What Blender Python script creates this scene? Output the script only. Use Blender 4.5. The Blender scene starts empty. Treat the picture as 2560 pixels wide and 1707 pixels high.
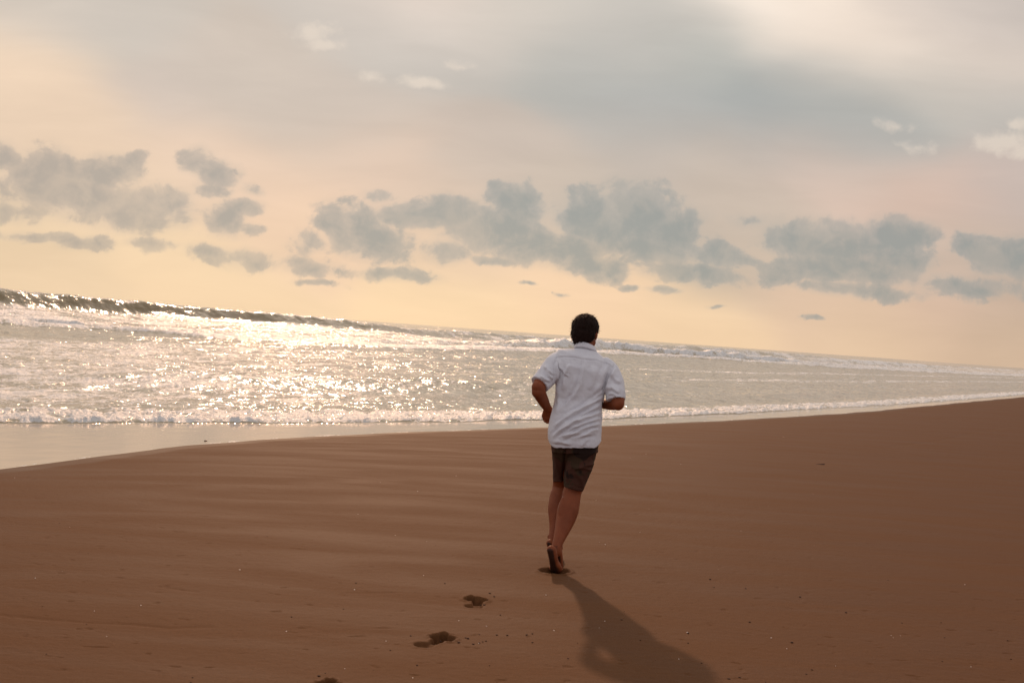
import bpy, bmesh, math
import numpy as np
from mathutils import Vector, Matrix

# ------------------------------------------------------------------ camera
FPX = 2844.0                      # focal length in photo pixels (2560 wide)
ROLL = math.atan(0.0717)
CAMZ = 1.53
PITCH = -25.1 / FPX
Fv = np.array([0, math.cos(PITCH), math.sin(PITCH)])
Xw = np.array([1.0, 0, 0])
Uw = np.cross(Xw, Fv)
Rc = math.cos(ROLL) * Xw + math.sin(ROLL) * Uw
Uc = -math.sin(ROLL) * Xw + math.cos(ROLL) * Uw

def ray(px, py):
    return (px - 1280) / FPX * Rc + (853.5 - py) / FPX * Uc + Fv

def at(px, py, Y):
    r = ray(px, py)
    return np.array([0, 0, CAMZ]) + r * (Y / r[1])

def on_plane(px, py, z):
    r = ray(px, py)
    return (np.array([0, 0, CAMZ]) + r * ((z - CAMZ) / r[2]))

scene = bpy.context.scene
cam_d = bpy.data.cameras.new("camera")
cam_d.sensor_width = 36
cam_d.lens = 36 * FPX / 2560
cam_d.clip_start = 0.1
cam_d.clip_end = 60000
cam = bpy.data.objects.new("camera", cam_d)
scene.collection.objects.link(cam)
M = Matrix(((Rc[0], Uc[0], -Fv[0], 0), (Rc[1], Uc[1], -Fv[1], 0),
            (Rc[2], Uc[2], -Fv[2], CAMZ), (0, 0, 0, 1)))
cam.matrix_world = M
scene.camera = cam
scene.view_settings.view_transform = 'Standard'
scene.view_settings.look = 'None'
scene.view_settings.gamma = 1
scene.view_settings.exposure = 0.0
scene.cycles.max_bounces = 6
scene.cycles.sample_clamp_indirect = 6
scene.cycles.sample_clamp_direct = 0

# ------------------------------------------------------------------ sun
SUN_AZ = math.radians(-7.6)      # from +Y, negative = left
SUN_EL = math.radians(28.8)
sun_dir = Vector((math.sin(SUN_AZ) * math.cos(SUN_EL), math.cos(SUN_AZ) * math.cos(SUN_EL), math.sin(SUN_EL)))
sd = bpy.data.lights.new("sun", 'SUN')
sd.energy = 1.7
sd.angle = math.radians(1.6)
sd.color = (1.0, 0.57, 0.33)
sun = bpy.data.objects.new("sun", sd)
sun.rotation_euler = (-sun_dir).to_track_quat('-Z', 'Y').to_euler()
sun.location = (0, 0, 30)
scene.collection.objects.link(sun)

# ------------------------------------------------------------------ node helper
class G:
    def __init__(s, nt):
        s.nt = nt
    def node(s, t, **kw):
        n = s.nt.nodes.new(t)
        for k, v in kw.items():
            setattr(n, k, v)
        return n
    def put(s, sock, v):
        if isinstance(v, bpy.types.NodeSocket):
            s.nt.links.new(v, sock)
        elif v is not None:
            if isinstance(v, (tuple, list)) and len(v) == 3 and sock.type == 'RGBA':
                v = (*v, 1)
            sock.default_value = v
    def m(s, op, a, b=None, c=None, clamp=False):
        n = s.node('ShaderNodeMath', operation=op, use_clamp=clamp)
        s.put(n.inputs[0], a); s.put(n.inputs[1], b); s.put(n.inputs[2], c)
        return n.outputs[0]
    def v(s, op, a, b=None, c=None):
        n = s.node('ShaderNodeVectorMath', operation=op)
        s.put(n.inputs[0], a); s.put(n.inputs[1], b)
        if op == 'SCALE':
            pass
        elif c is not None:
            s.put(n.inputs[2], c)
        return n.outputs['Value'] if op in ('LENGTH', 'DOT_PRODUCT', 'DISTANCE') else n.outputs[0]
    def scale(s, a, k):
        n = s.node('ShaderNodeVectorMath', operation='SCALE')
        s.put(n.inputs[0], a); s.put(n.inputs['Scale'], k)
        return n.outputs[0]
    def xyz(s, a):
        n = s.node('ShaderNodeSeparateXYZ'); s.put(n.inputs[0], a)
        return n.outputs
    def comb(s, x, y, z):
        n = s.node('ShaderNodeCombineXYZ')
        s.put(n.inputs[0], x); s.put(n.inputs[1], y); s.put(n.inputs[2], z)
        return n.outputs[0]
    def noise(s, vec, scale, detail=4, rough=0.55, dist=0.0):
        n = s.node('ShaderNodeTexNoise')
        s.put(n.inputs['Vector'], vec)
        n.inputs['Scale'].default_value = scale
        n.inputs['Detail'].default_value = detail
        n.inputs['Roughness'].default_value = rough
        n.inputs['Distortion'].default_value = dist
        return n.outputs[0]
    def ss(s, x, a, b, lo=0.0, hi=1.0):
        n = s.node('ShaderNodeMapRange', interpolation_type='SMOOTHSTEP')
        s.put(n.inputs[0], x); s.put(n.inputs[1], a); s.put(n.inputs[2], b)
        s.put(n.inputs[3], lo); s.put(n.inputs[4], hi)
        return n.outputs[0]
    def mix(s, f, a, b, bt='MIX'):
        n = s.node('ShaderNodeMix', data_type='RGBA', blend_type=bt)
        s.put(n.inputs[0], f); s.put(n.inputs[6], a); s.put(n.inputs[7], b)
        return n.outputs[2]
    def bump(s, h, strength, dist, normal=None):
        n = s.node('ShaderNodeBump')
        s.put(n.inputs['Height'], h)
        n.inputs['Strength'].default_value = strength
        n.inputs['Distance'].default_value = dist
        if normal is not None:
            s.put(n.inputs['Normal'], normal)
        return n.outputs[0]

def lin(*c):
    return tuple((x / 255 / 12.92) if x / 255 < 0.04045 else ((x / 255 + 0.055) / 1.055) ** 2.4 for x in c)

# ------------------------------------------------------------------ world sky with clouds
VK = 2560 / 2352
def uv(x, y):                     # picture position (2352 px wide view) -> tangent coordinates of the direction
    r = ray(x * VK, y * VK)
    return r[0] / r[1], r[2] / r[1]

world = bpy.data.worlds.new("World")
scene.world = world
world.use_nodes = True
nt = world.node_tree
nt.nodes.clear()
g = G(nt)
tc = g.node('ShaderNodeTexCoord')
D = g.v('NORMALIZE', tc.outputs['Generated'])
dx, dy, dz = g.xyz(D)[:3]
yy = g.m('MAXIMUM', dy, 0.12)
U0 = g.m('DIVIDE', dx, yy)
V0 = g.m('DIVIDE', dz, yy)
# gentle warp so nothing is a clean ellipse
wn = g.node('ShaderNodeTexNoise')
P2 = g.comb(g.m('MULTIPLY', U0, 1.0), g.m('MULTIPLY', V0, 2.6), 0.0)
g.put(wn.inputs['Vector'], P2)
wn.inputs['Scale'].default_value = 5.0
wn.inputs['Detail'].default_value = 3
warp = g.v('SUBTRACT', wn.outputs['Color'], (0.5, 0.5, 0.5))
UVb = g.comb(U0, V0, 0.0)
UVs = g.v('ADD', UVb, g.v('MULTIPLY', warp, (0.10, 0.035, 0.0)))

SOFT = [  # x, y in the 2352-px view, colour
    (1100, 715, (250, 221, 180)), (500, 640, (244, 217, 179)), (60, 610, (236, 211, 176)), (1600, 740, (243, 214, 176)),
    (2000, 760, (229, 202, 170)), (2330, 760, (212, 187, 160)), (2330, 690, (196, 174, 157)),
    (150, 270, (236, 212, 184)), (50, 130, (243, 219, 190)), (60, 8, (214, 205, 191)), (250, 60, (206, 199, 187)),
    (420, 330, (234, 209, 184)), (650, 400, (234, 207, 181)), (850, 380, (226, 202, 180)), (550, 170, (208, 197, 183)), (800, 240, (204, 193, 180)),
    (1100, 350, (201, 189, 176)), (1050, 440, (220, 199, 178)), (1280, 450, (204, 191, 175)), (1300, 150, (182, 184, 178)), (1000, 120, (197, 193, 184)),
    (1000, 5, (238, 224, 210)), (1250, 15, (214, 208, 196)), (1600, 100, (181, 185, 178)), (1750, 240, (165, 172, 170)), (1500, 250, (176, 179, 175)), (2000, 260, (171, 176, 172)),
    (1700, 8, (255, 244, 228)), (1850, 55, (253, 239, 221)), (2050, 90, (251, 237, 219)), (2250, 150, (232, 218, 202)), (2330, 20, (200, 193, 184)), (2150, 10, (222, 211, 198)),
    (2150, 200, (202, 198, 187)), (2330, 230, (190, 188, 180)), (1650, 400, (204, 190, 174)), (1900, 400, (223, 199, 181)), (2150, 460, (221, 195, 177)), (2330, 420, (202, 188, 178)),
    (1650, 480, (202, 188, 172)), (1700, 600, (201, 186, 168)), (2180, 560, (205, 187, 170)), (1880, 680, (226, 198, 172)), (2100, 700, (214, 186, 165)),
    (1500, 50, (199, 196, 187)), (1880, 170, (186, 187, 180)), (1400, 70, (194, 192, 184)), (1150, 60, (206, 200, 189)), (900, 50, (205, 199, 189)), (2240, 60, (213, 204, 194)), (2340, 120, (215, 205, 193)),
    (380, 220, (212, 200, 187)), (700, 310, (211, 198, 183)), (1500, 340, (197, 188, 177)), (1750, 330, (188, 183, 175)), (1950, 335, (188, 184, 176)),
    (1300, 660, (246, 214, 178)), (700, 520, (240, 210, 180)), (1100, 560, (232, 205, 176)), (250, 380, (236, 211, 182)),
]
num = None; den = None
for x, y, c in SOFT:
    u, v = uv(x, y)
    d = g.v('MULTIPLY', g.v('SUBTRACT', UVs, (u, v, 0)), (19.0, 34.0, 0))
    q = g.v('DOT_PRODUCT', d, d)
    w = g.m('POWER', 2.718, g.m('MULTIPLY', q, -1.0))
    w = g.m('ADD', w, 1e-7)
    cw = g.scale(lin(*c), w)
    num = cw if num is None else g.v('ADD', num, cw)
    den = w if den is None else g.m('ADD', den, w)
soft = g.scale(num, g.m('DIVIDE', 1.0, den))
# fine streak variation
st = g.noise(g.v('MULTIPLY', UVb, (1.0, 4.5, 1.0)), 6.0, 6, 0.55, 0.4)
soft = g.scale(soft, g.ss(st, 0.2, 0.8, 0.95, 1.05))
soft = g.v('MULTIPLY', soft, (0.97, 0.928, 0.925))

# cumulus: x, y, rx, ry, strength
CL = [(0, 362, 52, 38, .9), (95, 405, 110, 62, .9), (240, 395, 78, 48, 1), (160, 450, 190, 55, 1), (330, 485, 115, 60, 1), (412, 505, 46, 28, .7), (20, 485, 80, 28, .6),
      (450, 372, 40, 34, .9), (492, 398, 50, 32, .95), (480, 438, 40, 16, .5), (575, 430, 24, 13, .6),
      (520, 505, 52, 38, .95), (565, 472, 40, 22, .9), (582, 522, 34, 14, .7),
      (820, 520, 80, 58, 1), (870, 555, 85, 48, 1), (740, 515, 28, 18, .6), (702, 555, 34, 24, .6), (872, 447, 36, 14, .6),
      (955, 495, 115, 32, 1), (1050, 490, 85, 40, 1), (1185, 475, 68, 62, 1.1), (1140, 530, 130, 62, 1), (1270, 568, 190, 46, 1), (1022, 580, 52, 28, .8), (1130, 600, 60, 12, .7),
      (1370, 500, 110, 72, 1.2), (1450, 500, 120, 78, 1.2), (1530, 545, 95, 48, 1), (1590, 520, 30, 42, .7), (1360, 612, 95, 34, 1), (1460, 565, 200, 36, .8), (1625, 588, 105, 32, .8), (1590, 628, 120, 26, .75),
      (1735, 506, 50, 14, .5), (1830, 545, 95, 42, 1), (1940, 560, 150, 56, 1), (2060, 545, 80, 46, 1), (1960, 610, 160, 48, .95), (2080, 605, 75, 42, 1.1), (1780, 628, 62, 28, .6), (1950, 660, 150, 18, .7),
      (2245, 562, 55, 30, .85), (2340, 600, 105, 56, 1.1), (2240, 655, 170, 26, .7), (2330, 565, 50, 26, 0.8),
      (160, 560, 42, 15, .55), (228, 563, 32, 17, .6), (340, 565, 68, 13, .6), (540, 590, 80, 18, .4), (590, 605, 60, 16, .35), (720, 613, 80, 17, .5), (920, 633, 75, 13, .5), (490, 578, 50, 14, .45),
      (1450, 661, 22, 7, .6), (1522, 668, 42, 7, .6), (1866, 728, 20, 6, .6), (1650, 707, 24, 4, .6), (60, 545, 90, 12, .45), (1220, 654, 18, 4, .5), (1295, 678, 22, 4, .5), (735, 650, 40, 7, .4)]
n1 = g.noise(g.v('MULTIPLY', UVb, (1.0, 1.25, 1.0)), 26.0, 9, 0.60, 0.35)
n2 = g.noise(g.v('ADD', UVb, (3.1, 7.7, 0)), 75.0, 5, 0.55, 0.2)
vo = g.node('ShaderNodeTexVoronoi', feature='F1')
g.put(vo.inputs['Vector'], g.v('ADD', UVb, g.v('MULTIPLY', g.comb(n2, n1, 0.0), (0.03, 0.03, 0))))
vo.inputs['Scale'].default_value = 42.0
bil = g.m('MULTIPLY_ADD', vo.outputs['Distance'], -1.0, 0.60)
wc = g.node('ShaderNodeTexNoise')
g.put(wc.inputs['Vector'], UVb)
wc.inputs['Scale'].default_value = 22.0
wc.inputs['Detail'].default_value = 4
UVc = g.v('ADD', UVb, g.v('MULTIPLY', g.v('SUBTRACT', wc.outputs['Color'], (0.5, 0.5, 0.5)), (0.035, 0.018, 0.0)))
dens = None
low = None
for x, y, rx, ry, a in CL:
    u, v = uv(x, y)
    q = g.v('MULTIPLY', g.v('SUBTRACT', UVc, (u, v, 0)), (FPX / (rx * 1.08 * VK), FPX / (ry * 1.08 * VK), 0))
    ln = g.v('LENGTH', q)
    f = g.m('MULTIPLY_ADD', ln, -a, a)
    dens = f if dens is None else g.m('SMOOTH_MAX', dens, f, 0.16)
dn = g.m('ADD', dens, g.m('MULTIPLY_ADD', n1, 2.05, -0.99))
dn = g.m('ADD', dn, g.m('MULTIPLY_ADD', n2, 0.50, -0.25))
dn = g.m('ADD', dn, g.m('MULTIPLY', bil, 0.55))
alpha = g.ss(dn, -0.02, 0.33)
shade = g.ss(g.m('ADD', dn, g.m('MULTIPLY_ADD', n2, 0.9, -0.45)), 0.0, 1.0)
haze_c = g.ss(g.m('ADD', dens, g.m('MULTIPLY_ADD', n1, 1.1, -0.55)), -0.35, 0.5)
front = g.ss(dy, 0.2, 0.5)
# cloud colour: cool grey, warmer to the left
warmth = g.ss(U0, -0.45, 0.0)
ccol = g.mix(warmth, lin(178, 166, 155), lin(154, 157, 155))
ccol = g.mix(g.m('MULTIPLY', shade, 0.7), g.mix(0.35, ccol, soft), g.mix(warmth, lin(166, 157, 148), lin(141, 147, 145)))
hcol = g.mix(warmth, lin(200, 183, 165), lin(180, 173, 163))
skyc = g.mix(g.m('MULTIPLY', g.m('MULTIPLY', haze_c, 0.55), front), soft, hcol)
skyc = g.mix(g.m('MULTIPLY', g.m('MULTIPLY', alpha, g.ss(g.noise(g.v('ADD', UVb, (9.1, 2.2, 0)), 19.0, 5, 0.6, 0.6), 0.36, 0.56, 0.60, 0.96)), front), skyc, ccol)
# pale little clouds high up
PL = [(700, 70, 55, 30, 1), (745, 110, 60, 22, .9), (870, 180, 60, 12, .6), (955, 188, 75, 18, 1), (1060, 150, 50, 14, .7), (2070, 290, 60, 24, .9), (2105, 335, 60, 20, .7), (2310, 330, 90, 40, 1.2), (2335, 285, 40, 20, 1)]
pd = None
for x, y, rx, ry, a in PL:
    u, v = uv(x, y)
    q = g.v('MULTIPLY', g.v('SUBTRACT', UVc, (u, v, 0)), (FPX / (rx * VK), FPX / (ry * VK), 0))
    f = g.m('MULTIPLY_ADD', g.v('LENGTH', q), -a, a)
    pd = f if pd is None else g.m('SMOOTH_MAX', pd, f, 0.15)
pn = g.m('ADD', pd, g.m('MULTIPLY_ADD', n1, 2.4, -1.25))
skyc = g.mix(g.m('MULTIPLY', g.m('MULTIPLY', g.ss(g.m('ADD', pn, g.m('MULTIPLY_ADD', n2, 1.0, -0.5)), -0.15, 0.8), 0.75), front), skyc, lin(226, 211, 195))
# sky above and behind the frame: overcast, cooler away from the sun
behind = g.ss(dy, 0.75, -0.25)
up = g.ss(dz, 0.26, 0.60)
on = g.noise(g.v('MULTIPLY', D, (1, 1, 2.2)), 2.6, 5, 0.55, 0.5)
over = g.mix(behind, (0.80, 0.73, 0.67), (0.62, 0.58, 0.60))
over = g.scale(over, g.ss(on, 0.25, 0.75, 0.8, 1.2))
skyc = g.mix(g.m('MAXIMUM', up, behind), skyc, over)
# bright veil of cloud around the hidden sun
sdot = g.v('DOT_PRODUCT', D, tuple(sun_dir))
glow = g.m('POWER', g.m('MAXIMUM', sdot, 0.0), 40.0)
glow2 = g.m('POWER', g.m('MAXIMUM', sdot, 0.0), 400.0)
gl = g.m('ADD', g.m('MULTIPLY', glow, 0.75), g.m('MULTIPLY', glow2, 6.0))
gl = g.m('MULTIPLY', gl, g.ss(dz, 0.30, 0.42))
skyc = g.v('ADD', skyc, g.scale((1.0, 0.86, 0.68), gl))
# clear-sky light showing through the cloud sheet
nish = g.node('ShaderNodeTexSky', sky_type='NISHITA')
nish.sun_disc = False
nish.sun_elevation = SUN_EL
nish.sun_rotation = SUN_AZ
skyc = g.mix(0.04, skyc, g.scale(nish.outputs[0], 0.10))
bg = g.node('ShaderNodeBackground')
g.put(bg.inputs[0], skyc)
bg.inputs[1].default_value = 1.0
wo = g.node('ShaderNodeOutputWorld')
nt.links.new(bg.outputs[0], wo.inputs[0])
world.cycles.sampling_method = 'MANUAL'
world.cycles.sample_map_resolution = 512

# ------------------------------------------------------------------ numpy noise
rng = np.random.RandomState(7)
perm = rng.permutation(512).astype(np.int32)
perm = np.concatenate([perm, perm])
gang = rng.rand(512) * 2 * np.pi
gx, gy = np.cos(gang).astype(np.float32), np.sin(gang).astype(np.float32)
def perlin(x, y):
    x = np.asarray(x, np.float32); y = np.asarray(y, np.float32)
    xi = np.floor(x); yi = np.floor(y)
    xf = x - xi; yf = y - yi
    xi = xi.astype(np.int64) & 511; yi = yi.astype(np.int64) & 511
    x1 = (xi + 1) & 511; y1 = (yi + 1) & 511
    def gr(a, b, fx, fy):
        h = perm[perm[a] + b]
        return gx[h] * fx + gy[h] * fy
    u = xf * xf * xf * (xf * (xf * 6 - 15) + 10)
    v = yf * yf * yf * (yf * (yf * 6 - 15) + 10)
    a = gr(xi, yi, xf, yf); b = gr(x1, yi, xf - 1, yf)
    c = gr(xi, y1, xf, yf - 1); d = gr(x1, y1, xf - 1, yf - 1)
    return ((a + u * (b - a)) + v * ((c + u * (d - c)) - (a + u * (b - a)))) * 1.5
def fbm(x, y, o=4, p=0.5, ox=0.0):
    r = 0; a = 1.0; f = 1.0
    for i in range(o):
        r = r + a * perlin(x * f + ox + 17.3 * i, y * f + 31.7 * i + ox * 1.7)
        a *= p; f *= 2.03
    return r
def sstep(x, a, b):
    t = np.clip((x - a) / (b - a), 0, 1)
    return t * t * (3 - 2 * t)

# ------------------------------------------------------------------ shore frame
SEA = -0.25
AZS = math.radians(32.2)
et = np.array([math.sin(AZS), math.cos(AZS)])
en = np.array([-math.cos(AZS), math.sin(AZS)])
def line(pts):
    q = [on_plane(x, y, SEA)[:2] for x, y in pts]
    t = np.array([p @ et for p in q]); n = np.array([p @ en for p in q])
    o = np.argsort(t)
    return t[o], n[o]
L0 = line([(0, 1173), (272, 1138), (522, 1108), (805, 1089), (1088, 1078), (1371, 1069), (1502, 1064), (1850, 1050), (2177, 1028), (2394, 1007), (2558, 992)])
L1 = line([(0, 1057), (326, 1057), (762, 1058), (1088, 1054), (1328, 1050), (1508, 1047), (1834, 1034), (2041, 1022), (2238, 1012), (2558, 987)])
L2 = line([(0, 813), (256, 828), (512, 848), (860, 868), (1057, 877), (1236, 878), (1400, 884), (1647, 892), (1893, 909), (2090, 921), (2500, 940)])
def smooth_interp(t, L):
    r = 0
    for k in (-1.0, -0.4, 0.0, 0.4, 1.0):
        r = r + np.interp(t + k, L[0], L[1])
    return r / 5
def N0(t):
    return smooth_interp(t, L0) + 0.10 * perlin(t * 0.35, t * 0 + 3.3) + 0.03 * perlin(t * 1.3, t * 0 + 9.3)
def N1(t):
    return np.maximum(smooth_interp(t, L1), N0(t) + 0.12) + 0.16 * perlin(t * 0.6, t * 0 + 5.1) + 0.06 * perlin(t * 2.3, t * 0 + 1.9)

def grid_mesh(name, avals, yvals, zfun, keep=None, attrs=None):
    A, Yg = np.meshgrid(avals, yvals)
    X = A * np.maximum(Yg, 4.2)
    n_ = X * en[0] + Yg * en[1]
    t_ = X * et[0] + Yg * et[1]
    res = zfun(X, Yg, n_, t_)
    Z, att = res if isinstance(res, tuple) else (res, {})
    R, C = X.shape
    idx = np.arange(R * C).reshape(R, C)
    quads = np.stack([idx[:-1, :-1], idx[:-1, 1:], idx[1:, 1:], idx[1:, :-1]], -1).reshape(-1, 4)
    if keep is not None:
        k = keep(n_, t_).ravel()
        quads = quads[k[quads].any(1)]
    used = np.zeros(R * C, bool); used[quads.ravel()] = True
    remap = np.cumsum(used) - 1
    co = np.stack([X.ravel(), Yg.ravel(), Z.ravel()], -1)[used].astype(np.float32)
    quads = remap[quads].astype(np.int32)
    me = bpy.data.meshes.new(name)
    me.vertices.add(len(co)); me.vertices.foreach_set('co', co.ravel())
    me.loops.add(quads.size); me.loops.foreach_set('vertex_index', quads.ravel())
    me.polygons.add(len(quads))
    me.polygons.foreach_set('loop_start', np.arange(0, quads.size, 4, dtype=np.int32))
    me.polygons.foreach_set('use_smooth', np.ones(len(quads), bool))
    me.update(calc_edges=True)
    for k, v in att.items():
        a = me.attributes.new(k, 'FLOAT', 'POINT')
        a.data.foreach_set('value', v.ravel()[used].astype(np.float32))
    ob = bpy.data.objects.new(name, me)
    scene.collection.objects.link(ob)
    return ob

def tag(o, label=None, cat=None, group=None, kind=None):
    if label: o['label'] = label
    if cat: o['category'] = cat
    if group: o['group'] = group
    if kind: o['kind'] = kind
    return o

def spread(core, step, ext):
    c = list(np.arange(-core, core, step))
    a = core; s = step; right = []
    while a < ext:
        right.append(a); s *= 1.25; a += s
    right.append(ext)
    return np.array([-r for r in reversed(right)][:-1] + c + right)

# ------------------------------------------------------------------ sand
# prints: position in the photo, length, width, heading (deg from +Y, clockwise), depth, kind
PRINTS = [(1187, 1506, 0.26, 0.122, 2, 0.044), (1087, 1601, 0.28, 0.118, 30, 0.044), (800, 1722, 0.26, 0.11, 26, 0.036)]
foot_c = on_plane(1389, 1431, 0.0)
GROOVES = [  # faint wash lines in the sand, photo pixels
    ([(1560, 1062), (1780, 1085), (1990, 1103), (2170, 1112)], 0.05, 0.006),
    ([(2190, 1120), (2330, 1146), (2420, 1180), (2540, 1205)], 0.05, 0.008),
    ([(2190, 1118), (2330, 1104), (2450, 1078), (2540, 1062)], 0.05, 0.007),
    ([(1900, 1117), (2060, 1132), (2250, 1145)], 0.05, 0.006),
    ([(0, 1533), (120, 1545), (230, 1553), (330, 1557), (420, 1567), (520, 1565)], 0.022, 0.006),
    ([(400, 1462), (450, 1470), (490, 1476)], 0.018, 0.006),
    ([(870, 1480), (980, 1480), (1160, 1484)], 0.016, 0.004),
]
def sand_base(n, t):
    s0 = n - N0(t)
    x = np.clip(-s0 / 6.5, 0, 1)
    land = SEA + 0.25 * (1 - (1 - x) ** 2)
    sea_ = SEA - 0.06 * s0 - 0.0
    return np.where(s0 > 0, np.maximum(sea_, -3.5), land)
def seg_dist(X, Y, p, q):
    d = q - p; L = d @ d
    u = np.clip(((X - p[0]) * d[0] + (Y - p[1]) * d[1]) / L, 0, 1)
    return np.hypot(X - p[0] - u * d[0], Y - p[1] - u * d[1])
def sand_z(X, Y, n, t):
    Z = sand_base(n, t)
    dist = np.hypot(X, Y)
    s0 = n - N0(t)
    dry = sstep(-s0, 0.6, 3.5)
    # broad unevenness and wash streaks, elongated along the shore-normal swash marks
    Z = Z + dry * (0.007 * fbm(X * 0.35, Y * 0.5, 3, 0.5, 11.1))
    Z = Z + dry * 0.0010 * fbm(X * 1.1 + 0.25 * Y, Y * 6.5, 4, 0.55, 4.4) * sstep(fbm(X * .5, Y * .8, 2, .5, 2.2), -0.35, 0.5)
    near = dist < 12
    Xn, Yn = X[near], Y[near]
    Zn = Z[near]
    Zn = Zn + 0.0009 * fbm(Xn * 14, Yn * 20, 4, 0.6, 6.6)
    pit = fbm(Xn * 7, Yn * 11, 3, 0.6, 8.1)
    Zn = Zn - 0.004 * sstep(pit, 0.75, 1.15)
    for px, py, ln, wd, hd, dp in PRINTS:
        c = on_plane(px, py, 0.0)
        a = math.radians(hd)
        f = np.array([math.sin(a), math.cos(a)]); r = np.array([f[1], -f[0]])
        lx = (Xn - c[0]) * r[0] + (Yn - c[1]) * r[1]
        ly = (Xn - c[0]) * f[0] + (Yn - c[1]) * f[1]
        w = perlin(Xn * 24, Yn * 24) * 0.0028
        # foot outline: heel, arch, ball
        def blob(cx, cy, rx, ry):
            return 1 - np.sqrt(((lx - cx) / rx) ** 2 + ((ly - cy) / ry) ** 2)
        hh = blob(0, -ln * 0.33, wd * 0.42, ln * 0.17)
        bb = blob(0.0, ln * 0.24, wd * 0.54, ln * 0.19)
        mm = blob(wd * 0.12, -ln * 0.05, wd * 0.24, ln * 0.24)
        tt = blob(-wd * 0.25, ln * 0.44, wd * 0.2, ln * 0.09)
        e = np.maximum(np.maximum(hh * wd * .36, bb * wd * .5), np.maximum(mm * wd * .28, tt * wd * .2)) + w
        ins = sstep(e, -0.004, 0.012)
        ballness = sstep(ly, -ln * 0.15, ln * 0.12)
        Zn = Zn - ins * dp * (0.45 + 0.85 * ballness) * (1 - 0.45 * np.exp(-((ly + ln * .1) / (ln * .09)) ** 2)) + 0.005 * np.exp(-((e + 0.014) / 0.012) ** 2) * (0.35 + ballness) * (1 + 0.8 * perlin(Xn * 40, Yn * 40))
        Zn = Zn + ins * 0.003 * perlin(Xn * 45, Yn * 45)
    # hollow pressed by the running foot
    lx = Xn - foot_c[0] + 0.004; ly = Yn - foot_c[1] - 0.02
    e = 1 - np.sqrt((lx / 0.105) ** 2 + ((ly - lx * 0.25) / 0.10) ** 2) + 0.12 * perlin(Xn * 22, Yn * 22)
    Zn = Zn - 0.026 * sstep(e, 0.0, 0.35) + 0.010 * np.exp(-((e + 0.10) / 0.12) ** 2)
    Z[near] = Zn
    for pts, w, dp in GROOVES:
        P = [on_plane(x, y, 0.0)[:2] for x, y in pts]
        lo = np.min(P, 0) - 1; hi = np.max(P, 0) + 1
        m = (X > lo[0]) & (X < hi[0]) & (Y > lo[1]) & (Y < hi[1])
        if not m.any(): continue
        Xm, Ym = X[m], Y[m]
        d = np.full(Xm.shape, 1e3)
        for p, q in zip(P[:-1], P[1:]):
            d = np.minimum(d, seg_dist(Xm, Ym, p, q))
        d = d + w * 0.5 * perlin(Xm * 3, Ym * 3)
        Z[m] = Z[m] - dp * np.exp(-(d / w) ** 2) * (0.6 + 0.5 * perlin(Xm * 2.2, Ym * 2.2))
    return Z, {'wet': 1 - sstep(-s0, 0.05, 0.9)}

ya = [-80, -50, -30, -18, -10, -5, -2, 0, 1.5, 2.6, 3.4]
d = CAMZ * FPX / 3.9
while d > 130:
    ya.append(CAMZ * FPX / d); d -= 1.15
y_ = ya[-1]
while y_ < 150:
    y_ += max(0.25, y_ * 0.008); ya.append(y_)
while y_ < 30000:
    y_ *= 1.25; ya.append(y_)
sand = grid_mesh('beach_sand', spread(0.53, 0.00085, 4.0), np.array(ya), sand_z)
tag(sand, kind='structure')

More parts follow.
